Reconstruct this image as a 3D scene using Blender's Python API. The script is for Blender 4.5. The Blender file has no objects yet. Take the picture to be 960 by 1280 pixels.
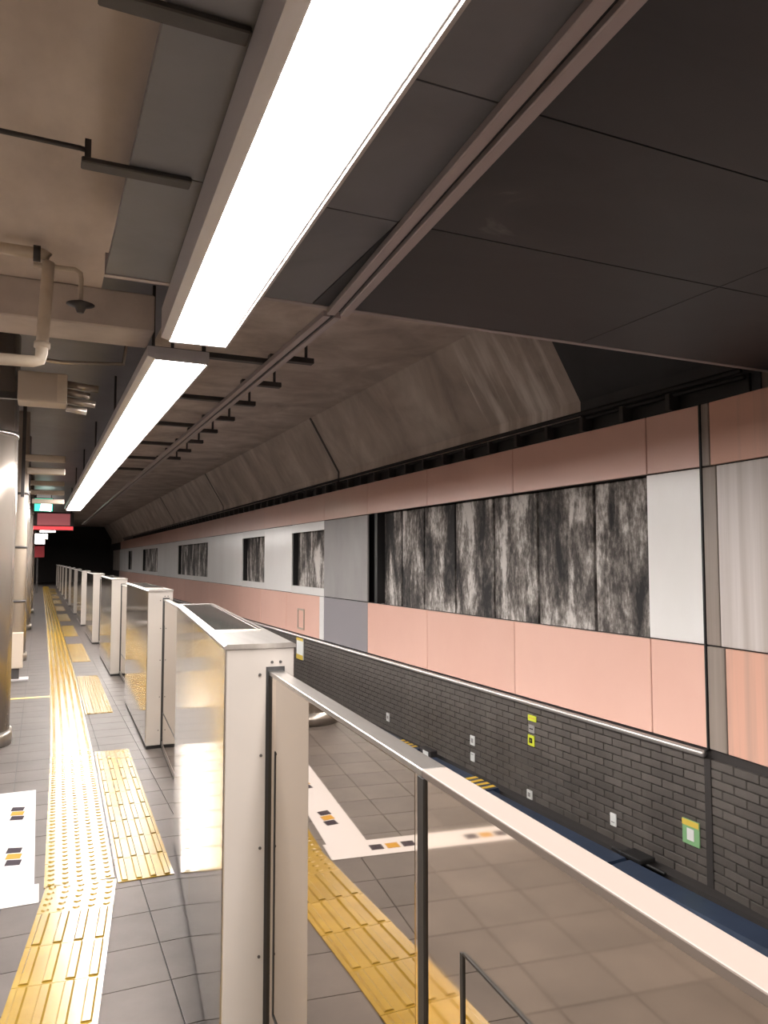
import bpy, bmesh, math, random
from mathutils import Matrix, Vector
random.seed(7)
S = bpy.context.scene
COL = S.collection
# ------------------------------------------------------------------ camera
F_PX, YAW, PITCH, EYE = 950.0, math.radians(24.3), math.radians(3.67), 1.54
cam_d = bpy.data.cameras.new('camera'); cam = bpy.data.objects.new('camera', cam_d); COL.objects.link(cam)
cam_d.sensor_fit = 'VERTICAL'; cam_d.sensor_height = 36.0; cam_d.lens = 36.0 * F_PX / 1280.0
cam_d.clip_start = 0.02; cam_d.clip_end = 300
cam.location = (0, 0, EYE)
cam.rotation_euler = (math.pi / 2 + PITCH, 0, -YAW)
S.camera = cam
# ------------------------------------------------------------------ world + exposure
w = bpy.data.worlds.new('world'); S.world = w; w.use_nodes = True
w.node_tree.nodes['Background'].inputs[0].default_value = (0.9, 0.85, 0.8, 1)
w.node_tree.nodes['Background'].inputs[1].default_value = 0.01
S.view_settings.view_transform = 'Standard'; S.view_settings.look = 'None'
S.view_settings.gamma = 1.0; S.view_settings.use_curve_mapping = False
S.view_settings.exposure = 0.22
LAMP = 62.0            # radiance of the fluorescent diffusers
LAMP_COL = (1.0, 0.955, 0.92)
# ------------------------------------------------------------------ materials
def mat(name, base=(0.5, 0.5, 0.5), rough=0.5, metal=0.0, spec=0.5, coat=0.0, coat_rough=0.1):
    m = bpy.data.materials.new(name); m.use_nodes = True
    b = m.node_tree.nodes['Principled BSDF']
    b.inputs['Base Color'].default_value = (*base, 1); b.inputs['Roughness'].default_value = rough
    b.inputs['Metallic'].default_value = metal; b.inputs['Specular IOR Level'].default_value = spec
    b.inputs['Coat Weight'].default_value = coat; b.inputs['Coat Roughness'].default_value = coat_rough
    return m
def N(m, t, **kw):
    n = m.node_tree.nodes.new(t)
    for k, v in kw.items():
        if k in n.inputs: n.inputs[k].default_value = v
        else: setattr(n, k, v)
    return n
def L(m, a, b): m.node_tree.links.new(a, b)
def ramp(m, stops):
    r = N(m, 'ShaderNodeValToRGB'); e = r.color_ramp.elements
    while len(e) < len(stops): e.new(0.5)
    for q, (p, c) in zip(e, stops): q.position = p; q.color = (*c, 1)
    return r
def coords(m, scale, kind='Object'):
    tc = N(m, 'ShaderNodeTexCoord'); mp = N(m, 'ShaderNodeMapping'); mp.inputs['Scale'].default_value = scale
    L(m, tc.outputs[kind], mp.inputs[0]); return mp
def world_coords(m, scale):
    g = N(m, 'ShaderNodeNewGeometry'); mp = N(m, 'ShaderNodeMapping'); mp.inputs['Scale'].default_value = scale
    L(m, g.outputs['Position'], mp.inputs[0]); return mp
def noise(m, mp, scale=1.0, detail=5.0, rough=0.6, dist=0.0):
    n = N(m, 'ShaderNodeTexNoise', Scale=scale, Detail=detail, Roughness=rough, Distortion=dist)
    L(m, mp.outputs[0], n.inputs['Vector']); return n
def noisy(name, stops, scale=(1, 1, 1), rough=0.6, metal=0.0, bump=0.0, detail=5.0, dist=0.0, coat=0.0, coat_rough=0.15, spec=0.5):
    m = mat(name, rough=rough, metal=metal, coat=coat, coat_rough=coat_rough, spec=spec)
    b = m.node_tree.nodes['Principled BSDF']
    n = noise(m, world_coords(m, scale), detail=detail, dist=dist); r = ramp(m, stops)
    L(m, n.outputs['Fac'], r.inputs[0]); L(m, r.outputs[0], b.inputs['Base Color'])
    if bump:
        bp = N(m, 'ShaderNodeBump', Strength=bump, Distance=0.02); L(m, n.outputs['Fac'], bp.inputs['Height']); L(m, bp.outputs[0], b.inputs['Normal'])
    return m
def tint_per_object(m, amount):
    """small brightness change from piece to piece"""
    b = m.node_tree.nodes['Principled BSDF']; inp = b.inputs['Base Color']
    oi = N(m, 'ShaderNodeObjectInfo'); mr = N(m, 'ShaderNodeMapRange'); mr.inputs['To Min'].default_value = 1 - amount; mr.inputs['To Max'].default_value = 1 + amount
    L(m, oi.outputs['Random'], mr.inputs['Value'])
    h = N(m, 'ShaderNodeHueSaturation')
    if inp.is_linked:
        src = inp.links[0].from_socket; L(m, src, h.inputs['Color'])
    else: h.inputs['Color'].default_value = inp.default_value
    L(m, mr.outputs[0], h.inputs['Value']); L(m, h.outputs[0], inp)
def emit(name, col, strength):
    m = bpy.data.materials.new(name); m.use_nodes = True
    b = m.node_tree.nodes['Principled BSDF']; b.inputs['Base Color'].default_value = (*col, 1)
    b.inputs['Emission Color'].default_value = (*col, 1); b.inputs['Emission Strength'].default_value = strength
    return m

M = {}
M['tile'] = noisy('grey_floor_tile', [(0.3, (0.054, 0.0455, 0.041)), (0.7, (0.074, 0.0625, 0.056))], (3, 3, 3), rough=0.5, spec=0.06)
tint_per_object(M['tile'], 0.10)
M['grout'] = mat('dark_grout', (0.035, 0.032, 0.03), 0.8)
M['yellow'] = noisy('yellow_tactile', [(0.3, (0.155, 0.092, 0.011)), (0.7, (0.20, 0.125, 0.017))], (5, 5, 5), rough=0.24, spec=0.30)
tint_per_object(M['yellow'], 0.08)
M['yellow_line'] = mat('yellow_line', (0.42, 0.30, 0.06), 0.4)
M['sticker'] = mat('white_sticker', (0.30, 0.28, 0.275), 0.5, 0.0, 0.1)
M['mark_dark'] = mat('mark_dark', (0.016, 0.010, 0.014), 0.6, 0.0, 0.05)
M['mark_orange'] = mat('mark_orange', (0.25, 0.13, 0.015), 0.6, 0.0, 0.05)
M['steel'] = noisy('polished_steel', [(0.35, (0.58, 0.535, 0.48)), (0.65, (0.63, 0.585, 0.53))], (2, 2, 2), rough=0.10, metal=1.0)
M['steel_dull'] = noisy('brushed_steel', [(0.3, (0.45, 0.42, 0.39)), (0.7, (0.55, 0.52, 0.49))], (30, 2, 2), rough=0.28, metal=1.0)
M['leaf'] = noisy('door_leaf_steel', [(0.35, (0.74, 0.635, 0.525)), (0.65, (0.77, 0.665, 0.555))], (1.5, 1.5, 1.5), rough=0.045, metal=1.0)
M['pane'] = mat('smoked_pane', (0.60, 0.53, 0.455), 0.02, 1.0)
M['leaf_cap'] = mat('door_top_rail', (0.145, 0.118, 0.102), 0.5, 0.0, 0.2)
M['beige'] = noisy('beige_enamel', [(0.3, (0.27, 0.243, 0.22)), (0.7, (0.31, 0.28, 0.255))], (1, 1, 1), rough=0.3, coat=0.3)
M['black'] = mat('black_rubber', (0.012, 0.011, 0.011), 0.5)
M['inset'] = mat('dark_display', (0.06, 0.06, 0.055), 0.12, 0.0, 0.8, 0.6, 0.05)
M['white_panel'] = noisy('white_enamel_panel', [(0.3, (0.78, 0.755, 0.73)), (0.7, (0.84, 0.82, 0.80))], (1.2, 1.2, 0.5), rough=0.28, coat=0.3)
M['grey_panel'] = noisy('grey_panel', [(0.3, (0.28, 0.265, 0.26)), (0.7, (0.34, 0.325, 0.315))], (2, 2, 1.0), rough=0.45)
M['mauve_panel'] = mat('grey_lower_panel', (0.27, 0.25, 0.262), 0.4)
M['pink'] = noisy('salmon_enamel_panel', [(0.3, (0.74, 0.45, 0.365)), (0.7, (0.79, 0.50, 0.41))], (0.8, 0.8, 0.6), rough=0.28, coat=0.3)
for k in ('white_panel', 'pink'): tint_per_object(M[k], 0.04)
def streaked(name, clean, dirt, lo, hi):
    m = mat(name, rough=0.4); b = m.node_tree.nodes['Principled BSDF']
    n = noise(m, world_coords(m, (6, 6, 0.18)), detail=4); r = ramp(m, [(lo, dirt), (hi, clean)])
    L(m, n.outputs['Fac'], r.inputs[0]); L(m, r.outputs[0], b.inputs['Base Color']); return m
M['white_stained'] = streaked('stained_white_panel', (0.66, 0.60, 0.57), (0.40, 0.34, 0.30), 0.34, 0.62)
M['pink_stained'] = streaked('stained_salmon_panel', (0.70, 0.40, 0.30), (0.50, 0.32, 0.25), 0.32, 0.55)
M['joint_dirt'] = streaked('dirty_joint_strip', (0.34, 0.28, 0.24), (0.12, 0.095, 0.08), 0.3, 0.7)
def concrete_sheet():
    m = mat('water_stained_concrete', rough=0.75); b = m.node_tree.nodes['Principled BSDF']
    oi = N(m, 'ShaderNodeObjectInfo')
    g = N(m, 'ShaderNodeNewGeometry'); add = N(m, 'ShaderNodeVectorMath', operation='ADD')
    mul = N(m, 'ShaderNodeVectorMath', operation='SCALE'); comb = N(m, 'ShaderNodeCombineXYZ')
    for i in range(3): L(m, oi.outputs['Random'], comb.inputs[i])
    L(m, comb.outputs[0], mul.inputs[0]); mul.inputs['Scale'].default_value = 23.0
    L(m, g.outputs['Position'], add.inputs[0]); L(m, mul.outputs[0], add.inputs[1])
    def mp(s):
        q = N(m, 'ShaderNodeMapping'); q.inputs['Scale'].default_value = s; L(m, add.outputs[0], q.inputs[0]); return q
    streak = noise(m, mp((3.4, 3.4, 0.85)), detail=6, rough=0.62, dist=0.5)
    blot = noise(m, mp((2.2, 2.2, 1.6)), detail=4, rough=0.6, dist=0.3)
    fine = noise(m, mp((26, 26, 14)), detail=4, rough=0.7)
    a = N(m, 'ShaderNodeMath', operation='MULTIPLY'); a.inputs[1].default_value = 0.62; L(m, streak.outputs['Fac'], a.inputs[0])
    c = N(m, 'ShaderNodeMath', operation='MULTIPLY_ADD'); c.inputs[1].default_value = 0.33; L(m, blot.outputs['Fac'], c.inputs[0]); L(m, a.outputs[0], c.inputs[2])
    d = N(m, 'ShaderNodeMath', operation='MULTIPLY_ADD'); d.inputs[1].default_value = 0.22; L(m, fine.outputs['Fac'], d.inputs[0]); L(m, c.outputs[0], d.inputs[2])
    r = ramp(m, [(0.50, (0.016, 0.014, 0.014)), (0.565, (0.085, 0.073, 0.066)), (0.615, (0.23, 0.205, 0.185)), (0.68, (0.62, 0.58, 0.545))])
    L(m, d.outputs[0], r.inputs[0]); L(m, r.outputs[0], b.inputs['Base Color'])
    bp = N(m, 'ShaderNodeBump', Strength=0.5, Distance=0.02); L(m, d.outputs[0], bp.inputs['Height']); L(m, bp.outputs[0], b.inputs['Normal'])
    return m
M['concrete'] = concrete_sheet()
M['brick'] = noisy('dark_wall_tile', [(0.25, (0.062, 0.052, 0.046)), (0.66, (0.098, 0.084, 0.074)), (0.78, (0.20, 0.18, 0.165))], (3.0, 3.0, 0.6), rough=0.55)
tint_per_object(M['brick'], 0.16)
M['mortar'] = mat('dark_mortar', (0.03, 0.025, 0.023), 0.9)
M['dark_metal'] = noisy('dark_steel', [(0.3, (0.035, 0.03, 0.03)), (0.7, (0.06, 0.053, 0.05))], (4, 4, 4), rough=0.5, metal=0.3)
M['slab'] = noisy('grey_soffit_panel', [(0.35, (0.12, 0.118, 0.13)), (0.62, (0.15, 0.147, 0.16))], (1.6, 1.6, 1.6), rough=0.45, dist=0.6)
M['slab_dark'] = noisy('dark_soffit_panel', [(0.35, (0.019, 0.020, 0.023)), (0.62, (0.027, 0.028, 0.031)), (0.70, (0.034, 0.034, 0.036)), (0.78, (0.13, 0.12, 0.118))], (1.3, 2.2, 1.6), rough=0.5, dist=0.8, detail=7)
M['soffit_warm'] = noisy('bare_ceiling_board', [(0.3, (0.42, 0.35, 0.30)), (0.7, (0.62, 0.53, 0.46))], (2.2, 1.1, 1.1), rough=0.85, bump=0.2)
def vault_mat():
    m = noisy('tunnel_concrete', [(0.25, (0.30, 0.25, 0.22)), (0.5, (0.50, 0.43, 0.38)), (0.72, (0.68, 0.61, 0.55))], (1.4, 1.4, 0.55), rough=0.85, bump=0.3, detail=7, dist=0.4)
    b = m.node_tree.nodes['Principled BSDF']; src = b.inputs['Base Color'].links[0].from_socket
    g = N(m, 'ShaderNodeNewGeometry'); sx = N(m, 'ShaderNodeSeparateXYZ'); L(m, g.outputs['Position'], sx.inputs[0])
    n = noise(m, world_coords(m, (1.5, 6, 0.5)), detail=4, rough=0.6)
    wall_side = N(m, 'ShaderNodeMapRange'); wall_side.inputs['From Min'].default_value = 4.25; wall_side.inputs['From Max'].default_value = 4.4; L(m, sx.outputs['X'], wall_side.inputs['Value'])
    band = N(m, 'ShaderNodeMath', operation='COMPARE'); band.inputs[1].default_value = 6.9; band.inputs[2].default_value = 0.75; L(m, sx.outputs['Y'], band.inputs[0])
    st = ramp(m, [(0.46, (0, 0, 0)), (0.68, (0.8, 0.8, 0.8))]); L(m, n.outputs['Fac'], st.inputs[0])
    a = N(m, 'ShaderNodeMath', operation='MULTIPLY'); L(m, st.outputs[0], a.inputs[0]); L(m, band.outputs[0], a.inputs[1])
    c = N(m, 'ShaderNodeMath', operation='MULTIPLY'); L(m, a.outputs[0], c.inputs[0]); L(m, wall_side.outputs[0], c.inputs[1])
    mx = N(m, 'ShaderNodeMix', data_type='RGBA'); L(m, c.outputs[0], mx.inputs[0]); L(m, src, mx.inputs[6]); mx.inputs[7].default_value = (0.85, 0.8, 0.75, 1)
    L(m, mx.outputs[2], b.inputs['Base Color']); return m
M['vault'] = vault_mat()
M['beam'] = noisy('painted_beam', [(0.3, (0.42, 0.36, 0.32)), (0.7, (0.55, 0.48, 0.43))], (3, 3, 3), rough=0.7)
M['fixture'] = mat('fixture_enamel', (0.46, 0.44, 0.455), 0.35, 0.2)
M['rail'] = mat('soffit_rail', (0.40, 0.34, 0.33), 0.4, 0.3)
M['pipe'] = noisy('cream_pipe', [(0.3, (0.46, 0.38, 0.29)), (0.7, (0.58, 0.49, 0.39))], (8, 8, 8), rough=0.5)
M['rust_white'] = mat('ledge_rail_metal', (0.55, 0.51, 0.48), 0.3, 0.6)
M['blue'] = noisy('blue_cover', [(0.3, (0.016, 0.028, 0.055)), (0.7, (0.03, 0.047, 0.085))], (3, 3, 3), rough=0.4)
M['hazard_yellow'] = mat('hazard_yellow', (0.75, 0.48, 0.05), 0.4)
M['lime'] = mat('lime_tag', (0.62, 0.68, 0.05), 0.4)
M['tag_white'] = mat('tag_white', (0.72, 0.72, 0.70), 0.5)
M['green_tag'] = mat('green_tag', (0.22, 0.42, 0.2), 0.5)
M['tag_yellow'] = mat('tag_yellow', (0.66, 0.48, 0.08), 0.5)
M['bed'] = noisy('track_bed', [(0.3, (0.03, 0.027, 0.025)), (0.7, (0.07, 0.06, 0.055))], (6, 6, 6), rough=0.9, bump=0.4)
M['rust'] = mat('running_rail', (0.18, 0.13, 0.10), 0.35, 0.8)
M['column'] = noisy('column_cladding', [(0.3, (0.36, 0.31, 0.27)), (0.7, (0.43, 0.38, 0.33))], (2, 2, 0.5), rough=0.22, metal=0.6)
M['casing'] = mat('beige_casing', (0.42, 0.35, 0.28), 0.45)
M['lamp'] = emit('fluorescent_diffuser', LAMP_COL, LAMP)
M['lamp_far'] = emit('far_lamp', (1.0, 0.95, 0.9), 12.0)
M['sign_green'] = emit('exit_sign_face', (0.08, 0.75, 0.48), 1.6)
M['sign_white'] = emit('exit_sign_figure', (0.85, 1.0, 0.93), 5.0)
M['led_red'] = emit('red_display_bar', (0.85, 0.06, 0.07), 1.0)
M['sign_pink'] = emit('display_face', (0.42, 0.12, 0.13), 0.45)
M['red'] = mat('red_panel', (0.4, 0.03, 0.04), 0.4)

# ------------------------------------------------------------------ mesh helpers
class MB:
    def __init__(s): s.bm = bmesh.new()
    def box(s, x0, x1, y0, y1, z0, z1, mx=None):
        v = [s.bm.verts.new((x, y, z)) for x in (x0, x1) for y in (y0, y1) for z in (z0, z1)]
        for f in ((0, 1, 3, 2), (4, 6, 7, 5), (0, 4, 5, 1), (2, 3, 7, 6), (0, 2, 6, 4), (1, 5, 7, 3)):
            s.bm.faces.new([v[i] for i in f])
        if mx is not None:
            for q in v: q.co = mx @ q.co
        return s
    def prism(s, pts, a0, a1, axis='y'):
        """closed outline pts (two coordinates) swept along an axis"""
        def P(p, a): return {'y': (p[0], a, p[1]), 'x': (a, p[0], p[1]), 'z': (p[0], p[1], a)}[axis]
        A = [s.bm.verts.new(P(p, a0)) for p in pts]; B = [s.bm.verts.new(P(p, a1)) for p in pts]
        n = len(pts); s.bm.faces.new(A); s.bm.faces.new(B[::-1])
        for i in range(n): s.bm.faces.new((A[i], B[i], B[(i + 1) % n], A[(i + 1) % n]))
        return s
    def quad(s, pts): s.bm.faces.new([s.bm.verts.new(p) for p in pts]); return s
    def tube(s, path, r, n=10):
        rings = []
        P = [Vector(p) for p in path]
        for i, p in enumerate(P):
            t = (P[min(i + 1, len(P) - 1)] - P[max(i - 1, 0)]).normalized()
            u = t.cross(Vector((0, 0, 1)));
            if u.length < 1e-3: u = t.cross(Vector((1, 0, 0)))
            u.normalize(); q = t.cross(u)
            rr = r[i] if isinstance(r, (list, tuple)) else r
            rings.append([s.bm.verts.new(p + u * (rr * math.cos(2 * math.pi * k / n)) + q * (rr * math.sin(2 * math.pi * k / n))) for k in range(n)])
        for a, b in zip(rings, rings[1:]):
            for k in range(n): s.bm.faces.new((a[k], a[(k + 1) % n], b[(k + 1) % n], b[k]))
        s.bm.faces.new(rings[0][::-1]); s.bm.faces.new(rings[-1]); return s
    def bevel(s, w=0.004, seg=2):
        bmesh.ops.bevel(s.bm, geom=list(s.bm.edges), offset=w, segments=seg, affect='EDGES', profile=0.5, clamp_overlap=True); return s
    def mesh(s, name, m, smooth=False):
        bmesh.ops.recalc_face_normals(s.bm, faces=s.bm.faces)
        me = bpy.data.meshes.new(name); s.bm.to_mesh(me); s.bm.free()
        me.materials.append(m)
        if smooth:
            for p in me.polygons: p.use_smooth = True
        return me
    def build(s, name, m, parent=None, smooth=False): return obj(name, s.mesh(name, m, smooth), parent)
def obj(name, me, parent=None, loc=None, rz=0.0):
    o = bpy.data.objects.new(name, me); COL.objects.link(o)
    if parent is not None: o.parent = parent
    if loc is not None: o.location = loc
    if rz: o.rotation_euler = (0, 0, rz)
    return o
def tag(o, label=None, cat=None, group=None, kind=None):
    for k, v in (('label', label), ('category', cat), ('group', group), ('kind', kind)):
        if v: o[k] = v
    return o
def empty(name, loc=(0, 0, 0), rz=0.0):
    o = bpy.data.objects.new(name, None); COL.objects.link(o); o.location = loc; o.rotation_euler = (0, 0, rz); o.empty_display_size = 0.1
    return o
def arc_box(x0, x1, y0, y1, z0, z1, b=0.004): return MB().box(x0, x1, y0, y1, z0, z1).bevel(b, 2)
ORD = ['nearest', 'second', 'third', 'fourth', 'fifth', 'sixth', 'seventh', 'eighth', 'ninth', 'tenth', 'eleventh', 'twelfth', 'thirteenth', 'fourteenth']

# ------------------------------------------------------------------ plan of the platform edge (slightly curved near the camera)
HOUSE = [((0.13, -2.20), (0.345, -0.05)), ((0.49, 2.19), (0.70, 4.35)), ((0.82, 6.55), (0.865, 8.70)), ((0.885, 10.85), (0.90, 13.0))]
for i in range(9):
    y = 15.15 + 4.3 * i; HOUSE.append(((0.908, y), (0.91, y + 2.15)))
EDGE = [(-0.35, -7.0)] + [p for h in HOUSE for p in h] + [(0.91, 62.0)]
STRIP = [(-0.72, -7.0), (-0.27, -1.2), (0.21, 2.8), (0.364, 3.93), (0.422, 6.66), (0.464, 10.7), (0.48, 20.0), (0.48, 62.0)]
def at(poly, y):
    for (x0, y0), (x1, y1) in zip(poly, poly[1:]):
        if y0 <= y <= y1: return x0 + (x1 - x0) * (y - y0) / (y1 - y0)
    return poly[-1][0]
def slope(poly, y): return (at(poly, y + 0.05) - at(poly, y - 0.05)) / 0.1

# ------------------------------------------------------------------ setting: platform floor
fl = MB()
ys = [-7, -4.5, -2.2, -0.05, 1, 2.19, 4.35, 6.55, 8.7, 10.85, 13, 15.15, 20, 30, 40, 62]
for a, b in zip(ys, ys[1:]):
    xa, xb = at(EDGE, a) + 0.42, at(EDGE, b) + 0.42
    vs = [(-6, a), (xa, a), (xb, b), (-6, b)]
    fl.prism(vs, -1.2, -0.006, 'z')
floor = tag(fl.build('floor', M['grout']), kind='structure')
tile_me = MB().box(-0.1475, 0.1475, -0.1475, 0.1475, -0.02, 0.0).mesh('floor_tile', M['tile'])
near, far_tiles = [], MB()
for i in range(-19, 5):
    for j in range(-20, 200):
        x, y = i * 0.3 + 0.03, j * 0.3 + 0.12
        lim = at(EDGE, y) + 0.40
        if x - 0.15 > lim: continue
        cut = min(0.1475, lim - x)
        dist = math.hypot(x + 0.2, y - 3.0)
        near.append((dist, x, y, cut))
near.sort(key=lambda t: t[0])
for n, (dd, x, y, cut) in enumerate(near):
    if cut < 0.1475:
        if cut > -0.13: far_tiles.box(x - 0.1475, x + cut, y - 0.1475, y + 0.1475, -0.02, 0.0)
    elif n < 300: obj('floor_tile', tile_me, floor, (x, y, 0))
    else: far_tiles.box(x - 0.1475, x + 0.1475, y - 0.1475, y + 0.1475, -0.02, 0.0)
tag(far_tiles.build('floor_tile_field', M['tile'], floor), kind='stuff')

# tactile paving: one continuous strip plus one patch before each door opening
def bar_tile():
    m = MB().box(-0.1485, 0.1485, -0.1485, 0.1485, 0.0, 0.004)
    for k in range(4):
        c = -0.1125 + 0.075 * k
        m.prism([(c - 0.018, 0.004), (c - 0.012, 0.010), (c + 0.012, 0.010), (c + 0.018, 0.004)], -0.138, 0.138, 'y')
    return m.mesh('bar_tile', M['yellow'])
def dot_tile():
    m = MB().box(-0.1485, 0.1485, -0.1485, 0.1485, 0.0, 0.004)
    for a in range(5):
        for b in range(5):
            cx, cy = -0.12 + 0.06 * a, -0.12 + 0.06 * b
            lo = [m.bm.verts.new((cx + 0.017 * math.cos(t), cy + 0.017 * math.sin(t), 0.004)) for t in [k * math.pi / 4 for k in range(8)]]
            hi = [m.bm.verts.new((cx + 0.010 * math.cos(t), cy + 0.010 * math.sin(t), 0.0095)) for t in [k * math.pi / 4 for k in range(8)]]
            m.bm.faces.new(hi)
            for k in range(8): m.bm.faces.new((lo[k], lo[(k + 1) % 8], hi[(k + 1) % 8], hi[k]))
    return m.mesh('dot_tile', M['yellow'])
BAR, DOT = bar_tile(), dot_tile()
strip = tag(empty('tactile_strip', (0, 0, 0.001)), 'long yellow tactile paving strip running along the platform beside the gates', 'tactile paving')
y = -3.0
while y < 50:
    sl = slope(STRIP, y); x = at(STRIP, y) - 0.152
    o = obj('tactile_tile', BAR if y < 3.8 else DOT, strip, (x, y, 0), -math.atan(sl)); o.scale = (1.06, 1, 1)
    y += 0.3 * math.cos(math.atan(sl))
for i in range(len(HOUSE) - 2):
    (xa, ya), (xb, yb) = HOUSE[i][1], HOUSE[i + 1][0]
    p = tag(empty('tactile_patch', (0, ya, 0.001)), 'yellow ribbed tactile patch before the %s pair of gate doors' % ORD[i], 'tactile paving', 'tactile patches before the gate doors')
    n = 9
    for k in range(n):
        y = ya - 0.42 + 0.15 + 0.3 * k; sl = slope(STRIP, y)
        obj('tactile_tile', BAR, p, (at(STRIP, y) + 0.147, y - ya, 0), -math.atan(sl)).scale = (0.88, 1, 1)

# queue sticker, floor line
q = tag(empty('queue_sticker', (0, 0, 0.0012)), 'white L-shaped queue sticker with dark and orange marks on floor', 'floor sticker')
MB().box(-0.21, 0.015, 4.08, 5.72, 0, 0.0015).build('long_strip', M['sticker'], q)
MB().box(-1.75, 0.035, 3.86, 4.08, 0, 0.0015).build('cross_strip', M['sticker'], q)
for yy in (4.38, 5.12):
    for dy, mm in ((0.0, 'mark_dark'), (0.09, 'mark_orange'), (0.18, 'mark_dark')):
        MB().prism([(-0.125, yy + dy), (-0.055, yy + dy - 0.015), (-0.045, yy + dy + 0.055), (-0.115, yy + dy + 0.075)], 0.0015, 0.0028, 'z').build('mark', M[mm], q)
for xx in (-0.45, -1.0, -1.45):
    for dx, mm in ((0.0, 'mark_dark'), (0.09, 'mark_orange'), (0.18, 'mark_dark')):
        MB().box(xx + dx, xx + dx + 0.07, 3.93, 4.0, 0.0015, 0.0028).build('mark', M[mm], q)
tag(MB().box(-1.2, 0.17, 9.5, 9.58, 0.0012, 0.003).build('floor_line', M['yellow_line']), 'thin yellow line across the grey floor toward the tactile strip', 'floor line')

# ------------------------------------------------------------------ setting: track bed
bed = tag(MB().box(-6, 9, -7, 75, -1.35, -1.2).build('track_bed', M['bed']), kind='structure')
for k, xx in enumerate((2.15, 3.22)):
    r = MB().prism([(xx - 0.06, -1.2), (xx + 0.06, -1.2), (xx + 0.02, -1.17), (xx + 0.035, -1.06), (xx - 0.035, -1.06), (xx - 0.02, -1.17)], -6, 60)
    tag(r.build('running_rail', M['rust']), 'rusty steel running rail of the track, %s the platform' % ('nearer to' if k == 0 else 'farther from'), 'rail')

# ------------------------------------------------------------------ right wall
WX = 4.70; KY = 4.38                       # wall plane and the joint where it starts to bend
BEND = math.radians(5.0)
wall = tag(MB().box(4.95, 5.6, KY - 0.05, 60, -1.2, 4.4).build('wall_right', M['vault']), kind='structure')
wall_near = tag(MB().box(0.25, 0.9, -9, 0, -1.2, 4.4).build('wall_right_near', M['vault']), kind='structure')
wall_near.location = (WX, KY, 0); wall_near.rotation_euler = (0, 0, -BEND)
ZB, Z1, Z2, ZT = 0.10, 0.89, 2.27, 2.77    # brick top / salmon top / white top / upper salmon top
def panel(name, m, y0, y1, z0, z1, parent, x=WX, g=0.006, t=0.03):
    return MB().box(x, x + t, y0 + g, y1 - g, z0 + g, z1 - g).bevel(0.004, 1).build(name, m, parent)
# black lining behind the joints
MB().box(WX + 0.03, WX + 0.05, KY, 60, -1.2, Z1).build('lining', M['mortar'], wall)
MB().box(WX + 0.03, WX + 0.05, KY, 60, Z2, ZT - 0.03).build('lining', M['mortar'], wall)
pj = [KY, 4.96]
y = 6.98
while y < 52: pj.append(y); y += 2.03
for a, b in zip(pj, pj[1:]):
    if a < 11.0 and b > 11.02 or (11 < a < 13): pass
    panel('upper_salmon_panel', M['pink'], a, b, Z2, ZT, wall)
low = [KY, 4.96, 6.98, 9.02, 11.04]
for a, b in zip(low, low[1:]): panel('lower_salmon_panel', M['pink'], a, b, ZB, Z1, wall)
panel('lower_grey_panel', M['mauve_panel'], 11.04, 13.06, ZB, Z1, wall)
panel('white_edge_strip', M['white_panel'], 13.06, 13.3, ZB, Z1, wall)
y = 13.3
while y < 52: panel('lower_salmon_panel', M['pink'], y, y + 2.05, ZB, Z1, wall); y += 2.05
# middle zone: white panels and openings to bare concrete
panel('white_panel', M['white_panel'], KY, 4.97, Z1, Z2, wall)
cj = [4.97, 5.80, 6.71, 7.57, 8.48, 9.34, 10.05, 11.04]
for a, b in zip(cj, cj[1:]): panel('concrete_panel', M['concrete'], a, b, Z1 - 0.15, Z2 + 0.02, wall, x=WX + 0.13, g=0.02, t=0.06)
MB().box(WX + 0.19, WX + 0.25, KY, 52, Z1 - 0.2, ZT).build('recess_back', M['mortar'], wall)
MB().box(WX, WX + 0.19, 10.66, 10.76, Z1, Z2).build('jamb_shadow', M['black'], wall)  # black strip put in for the shadow gap at the recess's far jamb
panel('grey_panel', M['grey_panel'], 11.04, 13.06, Z1, Z2, wall)
def opening(y0, y1, split):
    """a framed opening: sill, head and stained concrete behind"""
    panel('opening_sill', M['white_panel'], y0, y1, Z1, Z1 + 0.15, wall, g=0.002)
    panel('opening_head', M['white_panel'], y0, y1, Z2 - 0.17, Z2, wall, g=0.002)
    n = max(1, round((y1 - y0) / split))
    for k in range(n):
        a = y0 + (y1 - y0) * k / n
        panel('concrete_panel', M['concrete'], a, a + (y1 - y0) / n, Z1 + 0.1, Z2 - 0.1, wall, x=WX + 0.13, g=0.012, t=0.05)
    MB().box(WX + 0.03, WX + 0.13, y1 - 0.02, y1 + 0.0, Z1 + 0.15, Z2 - 0.17).build('opening_jamb', M['black'], wall)
ops = [(13.06, 15.0), (17.1, 19.2), (23.6, 29.2), (34.6, 40.0), (44.8, 46.9)]
for a, b in ops: opening(a, b, 1.0)
prev = 15.0
for a, b in [(15.0, 17.1), (19.2, 21.4), (21.4, 23.6), (29.2, 31.9), (31.9, 34.6), (40.0, 42.4), (42.4, 44.8), (46.9, 49.4), (49.4, 52.0)]:
    panel('white_panel', M['white_panel'], a, b, Z1, Z2, wall)
# ledge rail under the salmon band
led = MB().tube([(WX - 0.03, KY + 0.01, ZB - 0.035), (WX - 0.03, 52, ZB - 0.035)], 0.028, 10).build('ledge_rail', M['rust_white'], wall, True)
MB().box(WX - 0.01, WX + 0.03, KY, 52, ZB - 0.012, ZB).build('ledge_flashing', M['black'], wall)
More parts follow.
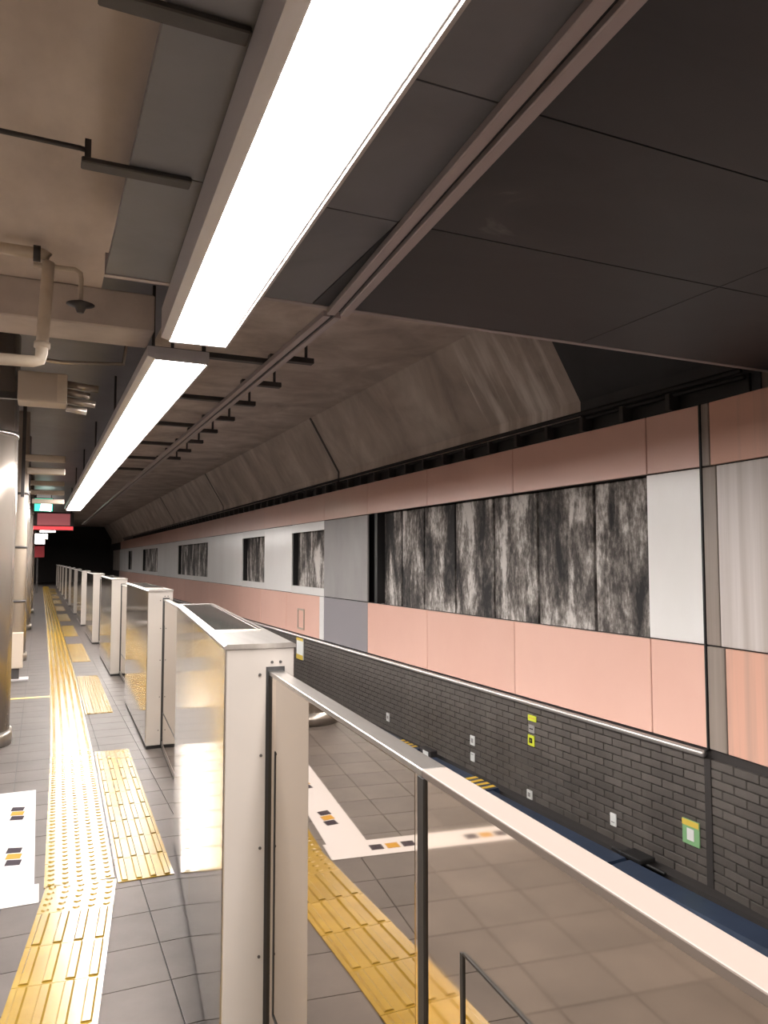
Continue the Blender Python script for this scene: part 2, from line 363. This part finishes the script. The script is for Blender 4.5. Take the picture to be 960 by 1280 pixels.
# bent near part (local frame: y runs away, negative towards the camera)
def npanel(name, m, y0, y1, z0, z1, x=0.0, g=0.006): return panel(name, m, y0, y1, z0, z1, wall_near, x=x, g=g)
MB().box(0.03, 0.25, -9, 0.0, -1.2, ZT - 0.03).build('lining', M['mortar'], wall_near)
npanel('joint_strip', M['joint_dirt'], -0.20, -0.012, ZB, Z1); npanel('joint_strip', M['joint_dirt'], -0.16, -0.012, Z1, Z2); npanel('joint_strip', M['joint_dirt'], -0.1, -0.012, Z2, ZT)
npanel('lower_salmon_panel', M['pink_stained'], -2.0, -0.20, ZB, Z1); npanel('white_panel', M['white_stained'], -2.0, -0.16, Z1, Z2); npanel('upper_salmon_panel', M['pink_stained'], -2.0, -0.1, Z2, ZT)
for k in range(1, 4):
    npanel('lower_salmon_panel', M['pink'], -2.0 * (k + 1), -2.0 * k, ZB, Z1); npanel('white_panel', M['white_panel'], -2.0 * (k + 1), -2.0 * k, Z1, Z2); npanel('upper_salmon_panel', M['pink'], -2.0 * (k + 1), -2.0 * k, Z2, ZT)
# tile courses below: 227 x 60 mm pieces in running bond
BW, BH, JT = 0.227, 0.060, 0.009
brick_me = MB().box(-0.004, 0.03, -BW / 2, BW / 2, -BH / 2, BH / 2).bevel(0.003, 1).mesh('brick', M['brick'])
rows = 15
half_me = MB().box(-0.004, 0.03, -BW / 4 + 0.002, BW / 4 - 0.002, -BH / 2, BH / 2).bevel(0.003, 1).mesh('half_brick', M['brick'])
place = []
for r in range(rows):
    z = ZB - 0.075 - BH / 2 - r * (BH + JT)
    off = (BW + JT) / 2 if r % 2 else 0.0
    if r % 2:
        hy = 0.02 + BW / 4; obj('half_brick', half_me, wall, (WX + 0.004, KY + hy, z)); obj('half_brick', half_me, wall_near, (0.004, -hy, z))
    c = 0
    while True:
        yy = KY + 0.02 + BW / 2 + off + c * (BW + JT)
        if yy > 34: break
        place.append((yy - KY, 1, yy, z)); c += 1
    c = 0
    while c < 16:
        yy = -0.02 - BW / 2 - off - c * (BW + JT); place.append((-yy * 1.2, 0, yy, z)); c += 1
place.sort(key=lambda t: t[0])
rest_far, rest_near = MB(), MB()
for n, (k, side, yy, z) in enumerate(place):
    if n < 300:
        o = obj('brick', brick_me, wall if side else wall_near, (WX + 0.004 if side else 0.004, yy, z))
    else: (rest_far if side else rest_near).box(WX if side else 0.0, (WX if side else 0.0) + 0.03, yy - BW / 2, yy + BW / 2, z - BH / 2, z + BH / 2)
tag(rest_far.build('brick_courses', M['brick'], wall), kind='stuff')
tag(rest_near.build('brick_courses', M['brick'], wall_near), kind='stuff')
MB().box(WX - 0.012, WX + 0.03, KY - 0.03, KY + 0.03, -1.2, ZB - 0.07).build('joint_cover', M['mortar'], wall)
MB().box(WX, WX + 0.05, KY - 0.006, KY + 0.010, ZB, ZT).build('joint_seal', M['black'], wall)

# haunch and vault of the tunnel
HZ, HX, CZ = 3.12, 4.28, 4.05
hz = MB().prism([(4.95, ZT - 0.02), (4.82, ZT - 0.02), (4.82, HZ), (HX, CZ), (HX, CZ + 0.4), (4.95, CZ + 0.4)], 3.9, 60)
haunch = tag(hz.build('wall_right_haunch', M['vault']), kind='structure')
for yy in (12.6, 22.0, 31.0):
    MB().prism([(4.81, HZ - 0.2), (4.81, HZ), (HX - 0.012, CZ), (HX + 0.01, CZ), (4.83, HZ)], yy, yy + 0.07).build('joint_rib', M['dark_metal'], haunch)
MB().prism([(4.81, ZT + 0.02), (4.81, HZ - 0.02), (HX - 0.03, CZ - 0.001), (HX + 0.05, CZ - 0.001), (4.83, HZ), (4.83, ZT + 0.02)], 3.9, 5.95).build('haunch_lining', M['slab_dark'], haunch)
ceil = tag(MB().box(-6, 4.95, 3.74, 60, CZ, CZ + 0.4).build('ceiling', M['vault']), kind='structure')
# cable ledge with brackets above the salmon band
tray = tag(empty('cable_tray', (4.7, KY, 2.78)), 'black cable tray on brackets above the upper salmon panels', 'cable tray')
MB().tube([(0.0, -0.4, 0.17), (0.0, 46, 0.17)], 0.022, 8).build('cable', M['black'], tray, True)
MB().tube([(0.03, -0.4, 0.125), (0.03, 46, 0.125)], 0.018, 8).build('cable', M['black'], tray, True)
MB().box(0.085, 0.115, -0.4, 46, 0.0, 0.16).build('tray_back', M['black'], tray)
br = MB().box(-0.03, 0.12, -0.025, 0.025, -0.005, 0.13).bevel(0.004, 1).mesh('bracket', M['dark_metal'])
y = 0.3
while y < 40: obj('bracket', br, tray, (0, y, 0)); y += 0.55

# tags on the tile wall
def wall_tag(y, z, wd, ht, m, label, extra=None):
    t = tag(empty('wall_tag', (WX - 0.006, y, z)), label, 'wall tag', 'small tags on the tile wall')
    MB().box(-0.008, 0.004, -wd / 2, wd / 2, -ht / 2, ht / 2).bevel(0.002, 1).build('plate', M[m], t)
    if extra:
        for (dz, w2, h2, mm) in extra: MB().box(-0.011, -0.007, -w2 / 2, w2 / 2, dz - h2 / 2, dz + h2 / 2).build('mark', M[mm], t)
    return t
wall_tag(6.66, -0.09, 0.14, 0.06, 'lime', 'small yellow bar tag on dark tiles just under the ledge rail', [(0, 0.10, 0.012, 'tag_yellow')])
wall_tag(6.68, -0.32, 0.11, 0.11, 'lime', 'lime square tag with dark ring on dark tile wall', [(0, 0.05, 0.05, 'mark_dark'), (0.0, 0.02, 0.02, 'lime')])
wall_tag(6.67, -0.20, 0.10, 0.08, 'grey_panel', 'small grey plate between the lime square tag and yellow bar', [(0, 0.06, 0.01, 'mark_dark')])
wall_tag(7.86, -0.57, 0.10, 0.11, 'tag_white', 'small white tag with grey figure, upper of a pair', [(0, 0.04, 0.05, 'grey_panel')])
wall_tag(7.86, -0.76, 0.09, 0.10, 'tag_white', 'plain small white tag, lower of a pair on tiles', [(0.03, 0.05, 0.008, 'grey_panel')])
wall_tag(6.72, -0.88, 0.09, 0.09, 'tag_white', 'white tag low on tiles below the lime square tag', [(0, 0.04, 0.04, 'grey_panel')])
wall_tag(5.45, -0.75, 0.075, 0.11, 'tag_white', 'upright white tag low on tiles between green plate and lime tag', [(-0.02, 0.04, 0.008, 'grey_panel')])
g = wall_tag(4.56, -0.58, 0.17, 0.19, 'green_tag', 'faded green and yellow square plate beside the wall joint', [(0.07, 0.165, 0.045, 'tag_yellow'), (-0.015, 0.07, 0.09, 'tag_white')])
wall_tag(10.25, -0.74, 0.10, 0.12, 'tag_white', 'small white tag far along the tiles by yellow striped cover', [(0, 0.04, 0.04, 'grey_panel')])
sb = tag(empty('wall_sign', (WX - 0.02, 14.35, -0.12)), 'narrow notice board with yellow top and white sheet on far tiles', 'notice board')
MB().box(-0.01, 0.012, -0.2, 0.2, -0.26, 0.2).bevel(0.003, 1).build('board', M['tag_white'], sb)
MB().box(-0.014, -0.009, -0.2, 0.2, 0.1, 0.2).build('yellow_header', M['tag_yellow'], sb)
MB().box(-0.014, -0.009, -0.2, 0.2, -0.26, -0.17).build('yellow_footer', M['tag_yellow'], sb)
fr = tag(empty('wall_frame', (WX - 0.012, 14.35, 0.4)), 'thin brown outline frame on the salmon panel above notice board', 'frame')
for (a, b, c, d) in ((-0.2, -0.17, -0.2, 0.2), (0.17, 0.2, -0.2, 0.2), (-0.17, 0.17, 0.17, 0.2), (-0.17, 0.17, -0.2, -0.17)):
    MB().box(-0.006, 0.01, a, b, c, d).build('frame_bar', M['casing'], fr)

# blue cable trough / rail cover along the foot of the wall
def cover(y0, y1, ends, label, x=4.33):
    t = tag(empty('rail_cover', (x, y0, -1.2)), label, 'rail cover', 'blue covers along the wall foot')
    ln = y1 - y0
    MB().prism([(-0.14, 0.24), (-0.11, 0.31), (0.09, 0.32), (0.11, 0.29), (0.11, 0.24)], 0.0, ln).build('cover_top', M['blue'], t)
    MB().box(-0.1, 0.09, 0.03, ln - 0.03, 0.0, 0.24).build('support', M['black'], t)
    for e in ends:
        for k in range(4):
            MB().prism([(-0.144, 0.235), (-0.113, 0.314), (0.093, 0.324), (0.114, 0.292), (0.114, 0.24)], e + k * 0.12, e + k * 0.12 + 0.06).build('hazard_stripe', M['hazard_yellow'], t)
    return t
cover(2.2, 4.95, [], 'dark blue rail cover by wall foot in front of the wall joint')
cover(5.0, 7.0, [], 'dark blue rail cover below the lime square tag, before yellow stripes')
cover(7.05, 8.45, [0.05], 'blue rail cover with yellow stripes below the pair of white tags', 4.43)
cover(8.9, 12.2, [0.12], 'far blue rail cover with yellow stripes at its near end', 4.46)
jb = tag(empty('junction_block', (4.52, 8.5, -1.2)), 'black junction block with white tag between two blue covers', 'junction box')
MB().box(-0.05, 0.05, 0.0, 0.3, 0.0, 0.38).bevel(0.01, 2).build('block', M['dark_metal'], jb)
MB().box(-0.054, -0.046, 0.06, 0.2, 0.24, 0.36).build('label_plate', M['tag_white'], jb)
jb2 = tag(empty('cable_clamp', (4.55, 4.98, -0.9)), 'low black clamp block on the trough where the covers meet', 'clamp')
MB().box(-0.10, 0.06, -0.12, 0.12, 0.0, 0.04).bevel(0.01, 2).build('block', M['black'], jb2)
MB().tube([(-0.02, -0.3, -0.01), (-0.02, 0.3, -0.01)], 0.015, 8).build('cable', M['black'], jb2, True)
tag(MB().box(4.58, 4.70, 2.5, 45, -1.2, -0.93).build('trim_1', M['mortar']), kind='structure')

# ------------------------------------------------------------------ platform gates
GH, DH = 1.30, 1.22
def frame_of(a, b):
    th = math.atan2(b[0] - a[0], b[1] - a[1]); return -th, math.hypot(b[0] - a[0], b[1] - a[1])
def housing(i):
    (a, b) = HOUSE[i]; rz, ln = frame_of(a, b)
    lab = {0: 'gate housing behind the camera beside the nearest doors', 1: 'largest beige and steel gate housing with dark display top, beside nearest doors'}.get(i, 'beige and steel gate housing, %s in the row from the camera' % ORD[i - 1])
    t = tag(empty('gate_housing', (a[0], a[1], 0), rz), lab, 'platform gate', 'platform gate housings')
    W = 0.20
    MB().box(0.004, W, 0.0, ln, 0.03, GH - 0.014).bevel(0.003, 2).build('body', M['beige'], t)
    MB().box(0.01, W, 0.02, ln - 0.02, 0.0, 0.03).build('base', M['black'], t)
    n = 2
    for k in range(n):
        y0, y1 = 0.012 + (ln - 0.024) * k / n, 0.012 + (ln - 0.024) * (k + 1) / n
        MB().box(0.0, 0.005, y0 + 0.002, y1 - 0.002, 0.05, GH - 0.014).bevel(0.001, 1).build('side_panel', M['steel'], t)
    MB().prism([(-0.004, GH - 0.014), (W + 0.004, GH - 0.014), (W + 0.004, GH - 0.004), (W - 0.004, GH), (0.004, GH), (-0.004, GH - 0.005)], -0.006, ln + 0.006).build('cap', M['steel_dull'], t)
    d = MB().box(0.022, W - 0.035, 0.42, ln - 0.18, GH, GH + 0.004).bevel(0.002, 1).build('display_cover', M['inset'], t)
    if i <= 4:
        for (x0, x1, y0, y1) in ((0.016, 0.022, 0.414, ln - 0.174), (W - 0.035, W - 0.029, 0.414, ln - 0.174), (0.022, W - 0.035, 0.414, 0.42), (0.022, W - 0.035, ln - 0.18, ln - 0.174)):
            MB().box(x0, x1, y0, y1, GH, GH + 0.006).build('cover_trim', M['steel'], d)
    for e, (y0, y1) in enumerate(((-0.003, 0.06), (ln - 0.06, ln + 0.003))):   # slots that swallow the leaves
        MB().box(0.118, 0.172, y0, y1, 0.03, DH + 0.012).build('leaf_slot', M['black'], t)
    if i in (1, 2):
        s = MB().tube([(0, 0, 0), (0, -0.004, 0)], 0.0045, 8).mesh('screw', M['dark_metal'])
        for (x, z) in ((0.1, 1.21), (0.135, 1.245), (0.16, 1.245), (0.105, 0.98), (0.105, 0.72), (0.105, 0.42), (0.10, 0.15)): obj('screw', s, t, (x, 0.001, z))
    return t
for i in range(len(HOUSE)): housing(i)
def leaf(i, side):
    a, b = HOUSE[i][1], HOUSE[i + 1][0]; rz, ln = frame_of(a, b); h = ln / 2
    which = 'near' if side == 0 else 'far'
    if i == 0: lab = 'mirror-polished door leaf nearest the camera with pale top rail' if side == 0 else 'mirror-polished door leaf meeting the largest gate housing, thin top rail'
    else: lab = '%s leaf of the %s pair of steel gate doors from the camera' % (which, ORD[i])
    th = -rz; y0 = 0.0 if side == 0 else h
    t = tag(empty('gate_door_leaf', (a[0] + math.sin(th) * y0, a[1] + math.cos(th) * y0, 0), rz), lab, 'sliding door', 'platform gate door leaves')
    x0, x1 = 0.127, 0.165
    rail0, rail1 = (0.125, 0.168)
    MB().box(x0, x1, 0.0, h, 0.06, DH - 0.012).build('panel', M['leaf'], t)
    MB().box(rail0, rail1, 0.0, h, DH - 0.012, DH).bevel(0.002, 2).build('top_rail', M['leaf_cap'] if (i == 0 and side == 0) else M['steel_dull'], t)
    MB().box(rail0, rail1, 0.0, h, 0.02, 0.06).build('bottom_rail', M['steel_dull'], t)
    ys = h - 0.011 if side == 0 else 0.0
    MB().box(x0 - 0.004, x1 + 0.004, ys, ys + 0.011, 0.03, DH - 0.012).build('edge_seal', M['black'], t)
    if i < 4:
        z0, z1 = 0.31, 1.01
        p0, p1 = (0.10, h - 0.14) if side == 0 else (0.03, h - 0.10)
        pane = MB().box(x0 - 0.0008, x1 + 0.0008, p0, p1, z0, z1 if side == 0 else DH - 0.013).build('window_pane', M['pane'], t)
        g = 0.008
        bars = [(p0, p1, z0 - g, z0)] + ([(p0 - g, p0, z0 - g, z1), (p1, p1 + g, z0 - g, z1), (p0, p1, z1, z1 + 0.003)] if side == 0 else [(p1, p1 + g, z0 - g, z1)])
        for (c, d, e, f) in bars:
            MB().box(x0 - 0.003, x1 + 0.003, c, d, e, f).build('gasket', M['black'], pane)
    return t
for i in range(len(HOUSE) - 1):
    for s in (0, 1): leaf(i, s)

# ------------------------------------------------------------------ ceiling over the platform edge: suspended dark panels, lights, rail
SZ = 2.88
sj = [-6.0, -3.9, -1.5, 0.18, 1.0, 1.82, 2.65, 3.72]
soff = tag(MB().box(0.3, 4.95, -6, 3.70, SZ + 0.03, SZ + 0.10).build('ceiling_soffit', M['mortar']), kind='structure')
for a, b in zip(sj, sj[1:]):
    for (x0, x1) in ((0.24, 1.26), (1.26, 3.0), (3.0, 4.78)):
        MB().box(x0 + 0.003, x1 - 0.003, a + 0.004, b - 0.004, SZ, SZ + 0.03).build('soffit_panel', M['slab' if x0 < 1 else 'slab_dark'], soff)  # panels beside the lights coloured paler, lamp glow painted in
MB().box(0.24, 4.95, 3.70, 3.735, SZ - 0.005, SZ + 0.10).build('soffit_fascia', M['rail'], soff)
tag(MB().box(0.3, 4.95, -6, 3.74, SZ + 0.10, 4.4).build('ceiling_bulkhead', M['dark_metal']), kind='structure')
tag(MB().box(-6, 0.3, -6, 5.3, 3.22, 3.5).build('ceiling_platform', M['soffit_warm']), kind='structure')
tag(MB().box(-6, 0.9, 5.3, 60, 3.55, 3.8).build('ceiling_platform_far', M['slab']), kind='structure')
tag(MB().box(-6, 0.62, 4.9, 5.3, 2.98, 3.22).bevel(0.01, 1).build('trim_2', M['beam']), kind='structure')
# flat hanger bars and rod left of the soffit
for k, yy in enumerate((1.0, 1.83, 2.66)):
    t = tag(empty('hanger_bar', (0.25, yy, SZ)), ['dark flat hanger bar at the soffit edge, above the picture top', 'dark flat hanger bar at soffit edge, top left', 'dark hanger bar with upright lug beside the light strip'][k], 'hanger', 'hanger bars at the soffit edge')
    MB().box(-0.16, 0.2, -0.03, 0.03, -0.02, 0.0).bevel(0.004, 1).build('bar', M['dark_metal'], t)
    MB().box(-0.15, -0.13, -0.012, 0.012, 0.0, 0.07).build('lug', M['dark_metal'], t)
tag(MB().tube([(-1.6, 2.62, SZ + 0.04), (-0.6, 2.63, SZ + 0.03), (0.085, 2.645, SZ + 0.03), (0.105, 2.66, SZ + 0.035)], 0.009, 8).build('conduit_rod', M['dark_metal'], None, True), 'thin dark conduit rod crossing the bare ceiling top left', 'conduit')
# light fixtures
def fixture(p0, p1, z, wd, label, lip=0.0, tall=0.17):
    th = math.atan2(p1[0] - p0[0], p1[1] - p0[1]); ln = math.hypot(p1[0] - p0[0], p1[1] - p0[1])
    t = tag(empty('strip_light', (p0[0], p0[1], z), -th), label, 'strip light', 'fluorescent strip lights above the gates')
    h = wd / 2
    MB().prism([(-h - 0.05, 0.012), (-h - 0.005, 0.0), (-h - 0.005, 0.02), (h + 0.005, 0.02), (h + 0.005, 0.0), (h + 0.03, 0.012), (h + 0.03, tall), (-h - 0.05, tall)], 0.0, ln).build('housing', M['fixture'], t)
    if lip: MB().box(-h, h, 0.008, ln - 0.008, -lip, 0.004).build('diffuser', M['lamp'], t)
    else: MB().quad([(-h, 0.008, 0.003), (h, 0.008, 0.003), (h, ln - 0.008, 0.003), (-h, ln - 0.008, 0.003)]).build('diffuser', M['lamp'], t)
    MB().box(-h - 0.01, h + 0.01, -0.012, 0.008, -0.006, 0.03).build('end_cap', M['fixture'], t)
    MB().box(-h - 0.01, h + 0.01, ln - 0.008, ln + 0.012, -0.006, 0.03).build('end_cap', M['fixture'], t)
    MB().box(h + 0.012, h + 0.024, 0, ln, -0.012, 0.012).build('edge_trim', M['rust_white'], t)
    return t
fixture((0.36, -5.0), (0.60, 0.95), 2.70, 0.27, 'long white strip light running out of view above the camera')
fixture((0.605, 1.0), (0.735, 4.06), 2.70, 0.27, 'largest glowing white strip light, nearest the top of the picture')
far_light = fixture((0.715, 4.46), (0.66, 18.8), 2.70, 0.27, 'second glowing strip light, narrowing towards the dark far end', 0.003, 0.07)
for yy in (1.2, 4.2, 7.2, 10.2, 13.2): MB().tube([(0, yy, 0.06), (0, yy, 0.86)], 0.012, 8).build('hanger_rod', M['dark_metal'], far_light, True)
for k, (a, b) in enumerate(((-4.5, 1.5), (2.5, 8.5), (9.5, 15.5), (16.5, 22.5), (23.5, 29.5), (30.5, 36.5), (37.5, 43.5), (44.5, 50.5))):  # added row out of view, brightens the left ceiling and the reflected floor
    pf = fixture((-2.7, a), (-2.7, b), 2.85, 0.32, 'added unseen fill light over the platform, left of the columns, %s one' % ORD[k], 0.002)
    for yy in (0.8, b - a - 0.8): MB().tube([(0, yy, 0.16), (0, yy, 0.375 if a + yy < 5.3 else 0.705)], 0.012, 8).build('hanger_rod', M['dark_metal'], pf, True)
# double channel rail on the soffit
t = tag(empty('channel_rail', (1.115, 0.3, SZ)), 'brown double channel rail on the dark soffit beside the lights', 'rail')
t.rotation_euler = (0, 0, -math.atan(0.087))
for x0 in (-0.06, 0.012): MB().box(x0, x0 + 0.048, -5, 3.45, -0.035, 0.0).bevel(0.004, 1).build('channel', M['rail'], t)
MB().box(-0.012, 0.012, -5, 3.45, -0.012, 0.0).build('groove', M['black'], t)
t = tag(empty('hung_rail', (1.40, 3.78, SZ)), 'thin rail continuing beyond the soffit under hanger brackets', 'rail')
for x0 in (-0.05, 0.012): MB().box(x0, x0 + 0.038, 0, 26, -0.03, 0.0).build('channel', M['rail'], t)
MB().box(-0.012, 0.012, 0, 26, -0.02, -0.005).build('groove', M['black'], t)
# hangers dropping from the vault
for k in range(8):
    yy = 7.9 + 1.25 * k
    t = tag(empty('hanger_bracket', (2.62, yy, CZ)), 'dark L-shaped hanger bracket under the tunnel roof, %s from the soffit edge' % ORD[k], 'bracket', 'hanger brackets under the tunnel roof')
    MB().box(-0.1, 0.1, -0.08, 0.08, -0.03, 0.0).bevel(0.004, 1).build('top_plate', M['dark_metal'], t)
    MB().tube([(0, 0, -0.03), (0, 0, -0.30)], 0.018, 8).build('rod', M['dark_metal'], t, True)
    MB().box(-0.42, 0.08, -0.05, 0.05, -0.34, -0.28).bevel(0.004, 1).build('arm', M['dark_metal'], t)
for k in range(6):
    yy = 5.0 + 1.35 * k
    t = tag(empty('cross_bracket', (1.05, yy, SZ)), 'dark cross bracket tying strip light to hung rail, %s from the soffit edge' % ORD[k], 'bracket', 'cross brackets between light and rail')
    MB().box(-0.42, 0.42, -0.03, 0.03, 0.0, 0.035).bevel(0.004, 1).build('bar', M['dark_metal'], t)
    MB().tube([(-0.1, 0, 0.03), (-0.1, 0, CZ - SZ)], 0.014, 8).build('rod', M['dark_metal'], t, True)

# ------------------------------------------------------------------ left: columns, pipes, boxes, signs
def column(y, r, x, label):
    t = tag(empty('platform_column', (x, y, 0)), label, 'column', 'platform columns')
    MB().tube([(0, 0, 0.12), (0, 0, 3.5)], r, 40).build('shaft', M['column'], t, True)
    MB().tube([(0, 0, 0.0), (0, 0, 0.12)], r + 0.02, 40).build('base_ring', M['steel_dull'], t, True)
    MB().tube([(0, 0, 2.6), (0, 0, 2.64)], r + 0.006, 40).build('band', M['steel_dull'], t, True)
    return t
column(7.3, 0.30, -0.50, 'round steel-clad column at the left edge, nearest of the row')
column(13.2, 0.30, -0.47, 'round steel-clad column behind the floor-standing pipe casing, second of row')
column(19.0, 0.30, -0.46, 'round steel-clad column farther along the left, third of row')
column(25.0, 0.30, -0.46, 'last visible round column near the hanging signs')
t = tag(empty('pipe_casing', (-0.26, 11.0, 0)), 'beige vertical pipe with wider casing and white foot on floor', 'pipe')
MB().box(-0.16, 0.16, -0.13, 0.13, 0.0, 0.025).bevel(0.004, 1).build('foot_plate', M['sticker'], t)
MB().box(-0.05, 0.05, -0.05, 0.05, 0.025, 0.16).build('stem', M['dark_metal'], t)
MB().box(-0.11, 0.09, -0.09, 0.09, 0.16, 0.62).bevel(0.012, 2).build('casing', M['casing'], t)
MB().tube([(0.02, 0, 0.6), (0.02, 0, 3.5)], 0.075, 16).build('pipe', M['casing'], t, True)
for z in (1.0, 1.7, 2.4): MB().tube([(0.02, 0, z), (0.02, 0, z + 0.03)], 0.085, 16).build('clamp', M['dark_metal'], t, True)
tag(MB().tube([(-0.47, 10.9, 0.0), (-0.47, 10.9, 3.55)], 0.03, 10).build('thin_pipe', M['column'], None, True), 'thin grey vertical pipe left of the beige pipe casing', 'pipe')

t = tag(empty('cream_pipe', (0, 4.3, 0)), 'cream painted pipe bending down below the bare ceiling', 'pipe')
MB().tube([(-1.4, 0, 3.14), (-0.2, 0, 3.15), (-0.03, 0, 3.15), (-0.008, 0, 3.14), (0.0, 0, 3.11), (-0.01, 0, 2.9), (-0.022, 0, 2.62), (-0.03, 0, 2.585), (-0.06, 0, 2.575), (-0.22, 0, 2.57)], 0.031, 12).build('pipe_run', M['pipe'], t, True)
MB().tube([(-0.075, 0, 3.15), (-0.04, 0, 3.15)], 0.042, 12).build('coupling', M['dark_metal'], t, True)
MB().tube([(-0.02, 0, 2.68), (-0.021, 0, 2.65)], 0.040, 12).build('coupling', M['pipe'], t, True)
t = tag(empty('sprinkler', (0.165, 4.42, 3.22)), 'small dark pendant sprinkler on a bent pipe below the ceiling', 'sprinkler')
MB().tube([(-0.24, 0, -0.09), (-0.03, 0, -0.085), (-0.005, 0, -0.1), (0, 0, -0.13), (0, 0, -0.26)], 0.014, 10).build('drop_pipe', M['pipe'], t, True)
MB().tube([(0, 0, -0.255), (0, 0, -0.275), (0, 0, -0.29), (0, 0, -0.32)], [0.02, 0.075, 0.03, 0.018], 14).build('deflector', M['dark_metal'], t, True)
MB().tube([(-0.23, 0, -0.1), (-0.23, 0, 0.0)], 0.012, 8).build('stub', M['pipe'], t, True)
t = tag(empty('loudspeaker', (-0.18, 6.1, 2.69)), 'beige box loudspeaker with grey horn barrels bracketed from the column', 'loudspeaker')
MB().box(0.0, 0.33, -0.12, 0.12, 0.0, 0.22).bevel(0.012, 2).build('box', M['casing'], t)
MB().box(0.26, 0.325, -0.126, -0.118, 0.01, 0.21).build('front_trim', M['pipe'], t)
for (z, l) in ((0.17, 0.22), (0.11, 0.16), (0.05, 0.2), (-0.01, 0.14)): MB().tube([(0.33, 0, z), (0.33 + l, 0, z - 0.02)], 0.026, 12).build('barrel', M['column'], t, True)
MB().box(-0.2, 0.02, 0.0, 0.05, 0.03, 0.08).build('arm', M['dark_metal'], t)
for k, (yy, zz) in enumerate(((10.4, 2.78), (14.6, 2.86))):
    t = tag(empty('cable_rack', (-0.1, yy, zz)), ['pale stacked cable rack below the dark ceiling, nearer one', 'pale stacked cable rack above the green sign, farther one'][k], 'cable rack', 'cable racks at left')
    for j in range(3 if k else 2):
        MB().box(-0.1 + 0.02 * j, 0.36 + 0.1 * k, -0.06, 0.06, -0.16 * j, -0.16 * j + 0.08).bevel(0.01, 1).build('shelf_bar', M['casing'], t)
    MB().box(-0.14, -0.1, -0.05, 0.05, -0.45, 0.75).build('post', M['dark_metal'], t)
tag(MB().tube([(-1.5, 5.6, 2.98), (-0.5, 5.6, 2.93), (0.1, 5.6, 2.90), (0.5, 5.6, 2.93), (0.55, 5.6, 3.3)], 0.014, 8).build('sagging_cable', M['column'], None, True), 'grey cable sagging behind the painted beam', 'cable')
# hanging signs
t = tag(empty('exit_sign', (0.05, 24.0, 2.95)), 'glowing green and white exit sign hanging far down the platform', 'exit sign')
MB().box(-0.26, 0.26, 0.0, 0.12, 0.0, 0.40).bevel(0.01, 1).build('case', M['dark_metal'], t)
MB().box(-0.24, 0.24, -0.006, 0.0, 0.02, 0.38).build('green_face', M['sign_green'], t)
MB().prism([(-0.1, 0.04), (0.2, 0.02), (0.22, 0.2), (0.1, 0.3), (-0.06, 0.28)], -0.012, -0.006, 'y').build('white_figure', M['sign_white'], t)
for x in (-0.2, 0.2): MB().tube([(x, 0.06, 0.4), (x, 0.06, 0.62)], 0.012, 8).build('hanger', M['dark_metal'], t, True)
t = tag(empty('information_board', (0.10, 22.5, 2.36)), 'dark red and pink information board hanging below the green sign', 'information board')
MB().box(-0.52, 0.72, 0.0, 0.15, 0.0, 0.5).bevel(0.01, 1).build('case', M['dark_metal'], t)
MB().box(-0.2, 0.62, -0.006, 0.0, 0.14, 0.46).build('pink_face', M['sign_pink'], t)
MB().box(-0.5, 0.7, -0.008, 0.0, 0.02, 0.11).build('red_bar', M['led_red'], t)
for x in (-0.45, 0.65): MB().tube([(x, 0.07, 0.5), (x, 0.07, 1.2)], 0.015, 8).build('hanger', M['dark_metal'], t, True)
for k, (x, yy, z, l) in enumerate(((0.22, 30.0, 2.55, 0.5), (0.02, 31.5, 2.35, 0.42), (-0.1, 36.0, 2.25, 0.5))):
    t = tag(empty('ceiling_lamp', (x, yy, z)), ['small white lamp right under the information board, far off', 'small white lamp just left of the larger far lamp', 'lowest small white lamp above the far end of platform'][k], 'lamp', 'far small lamps')
    MB().box(-l / 2 - 0.03, l / 2 + 0.03, 0, 0.2, 0.0, 0.22).bevel(0.01, 1).build('case', M['fixture'], t)
    MB().box(-l / 2, l / 2, -0.006, 0, 0.02, 0.2).build('diffuser', M['lamp_far'], t)
    MB().tube([(0, 0.1, 0.22), (0, 0.1, 3.55 - z)], 0.015, 8).build('hanger', M['dark_metal'], t, True)
t = tag(empty('advert_panel', (-0.12, 40.0, 1.5)), 'small red panel on a post at the far end of platform', 'sign')
MB().box(-0.35, 0.3, 0, 0.08, 0.2, 0.75).bevel(0.01, 1).build('board', M['red'], t)
MB().box(-0.04, 0.04, 0.08, 0.14, -1.5, 0.7).build('post', M['dark_metal'], t)
# end walls so that the tunnel and platform close in the dark distance
tag(MB().box(-6, 9, 60, 60.4, -1.2, 4.4).build('wall_back', M['mortar']), kind='structure')
tag(MB().box(-6.3, -6, -7, 60, -1.2, 4.0).build('wall_left', M['beam']), kind='structure')
tag(MB().box(-6, 9, -7.4, -7, -1.2, 4.4).build('wall_rear', M['beam']), kind='structure')
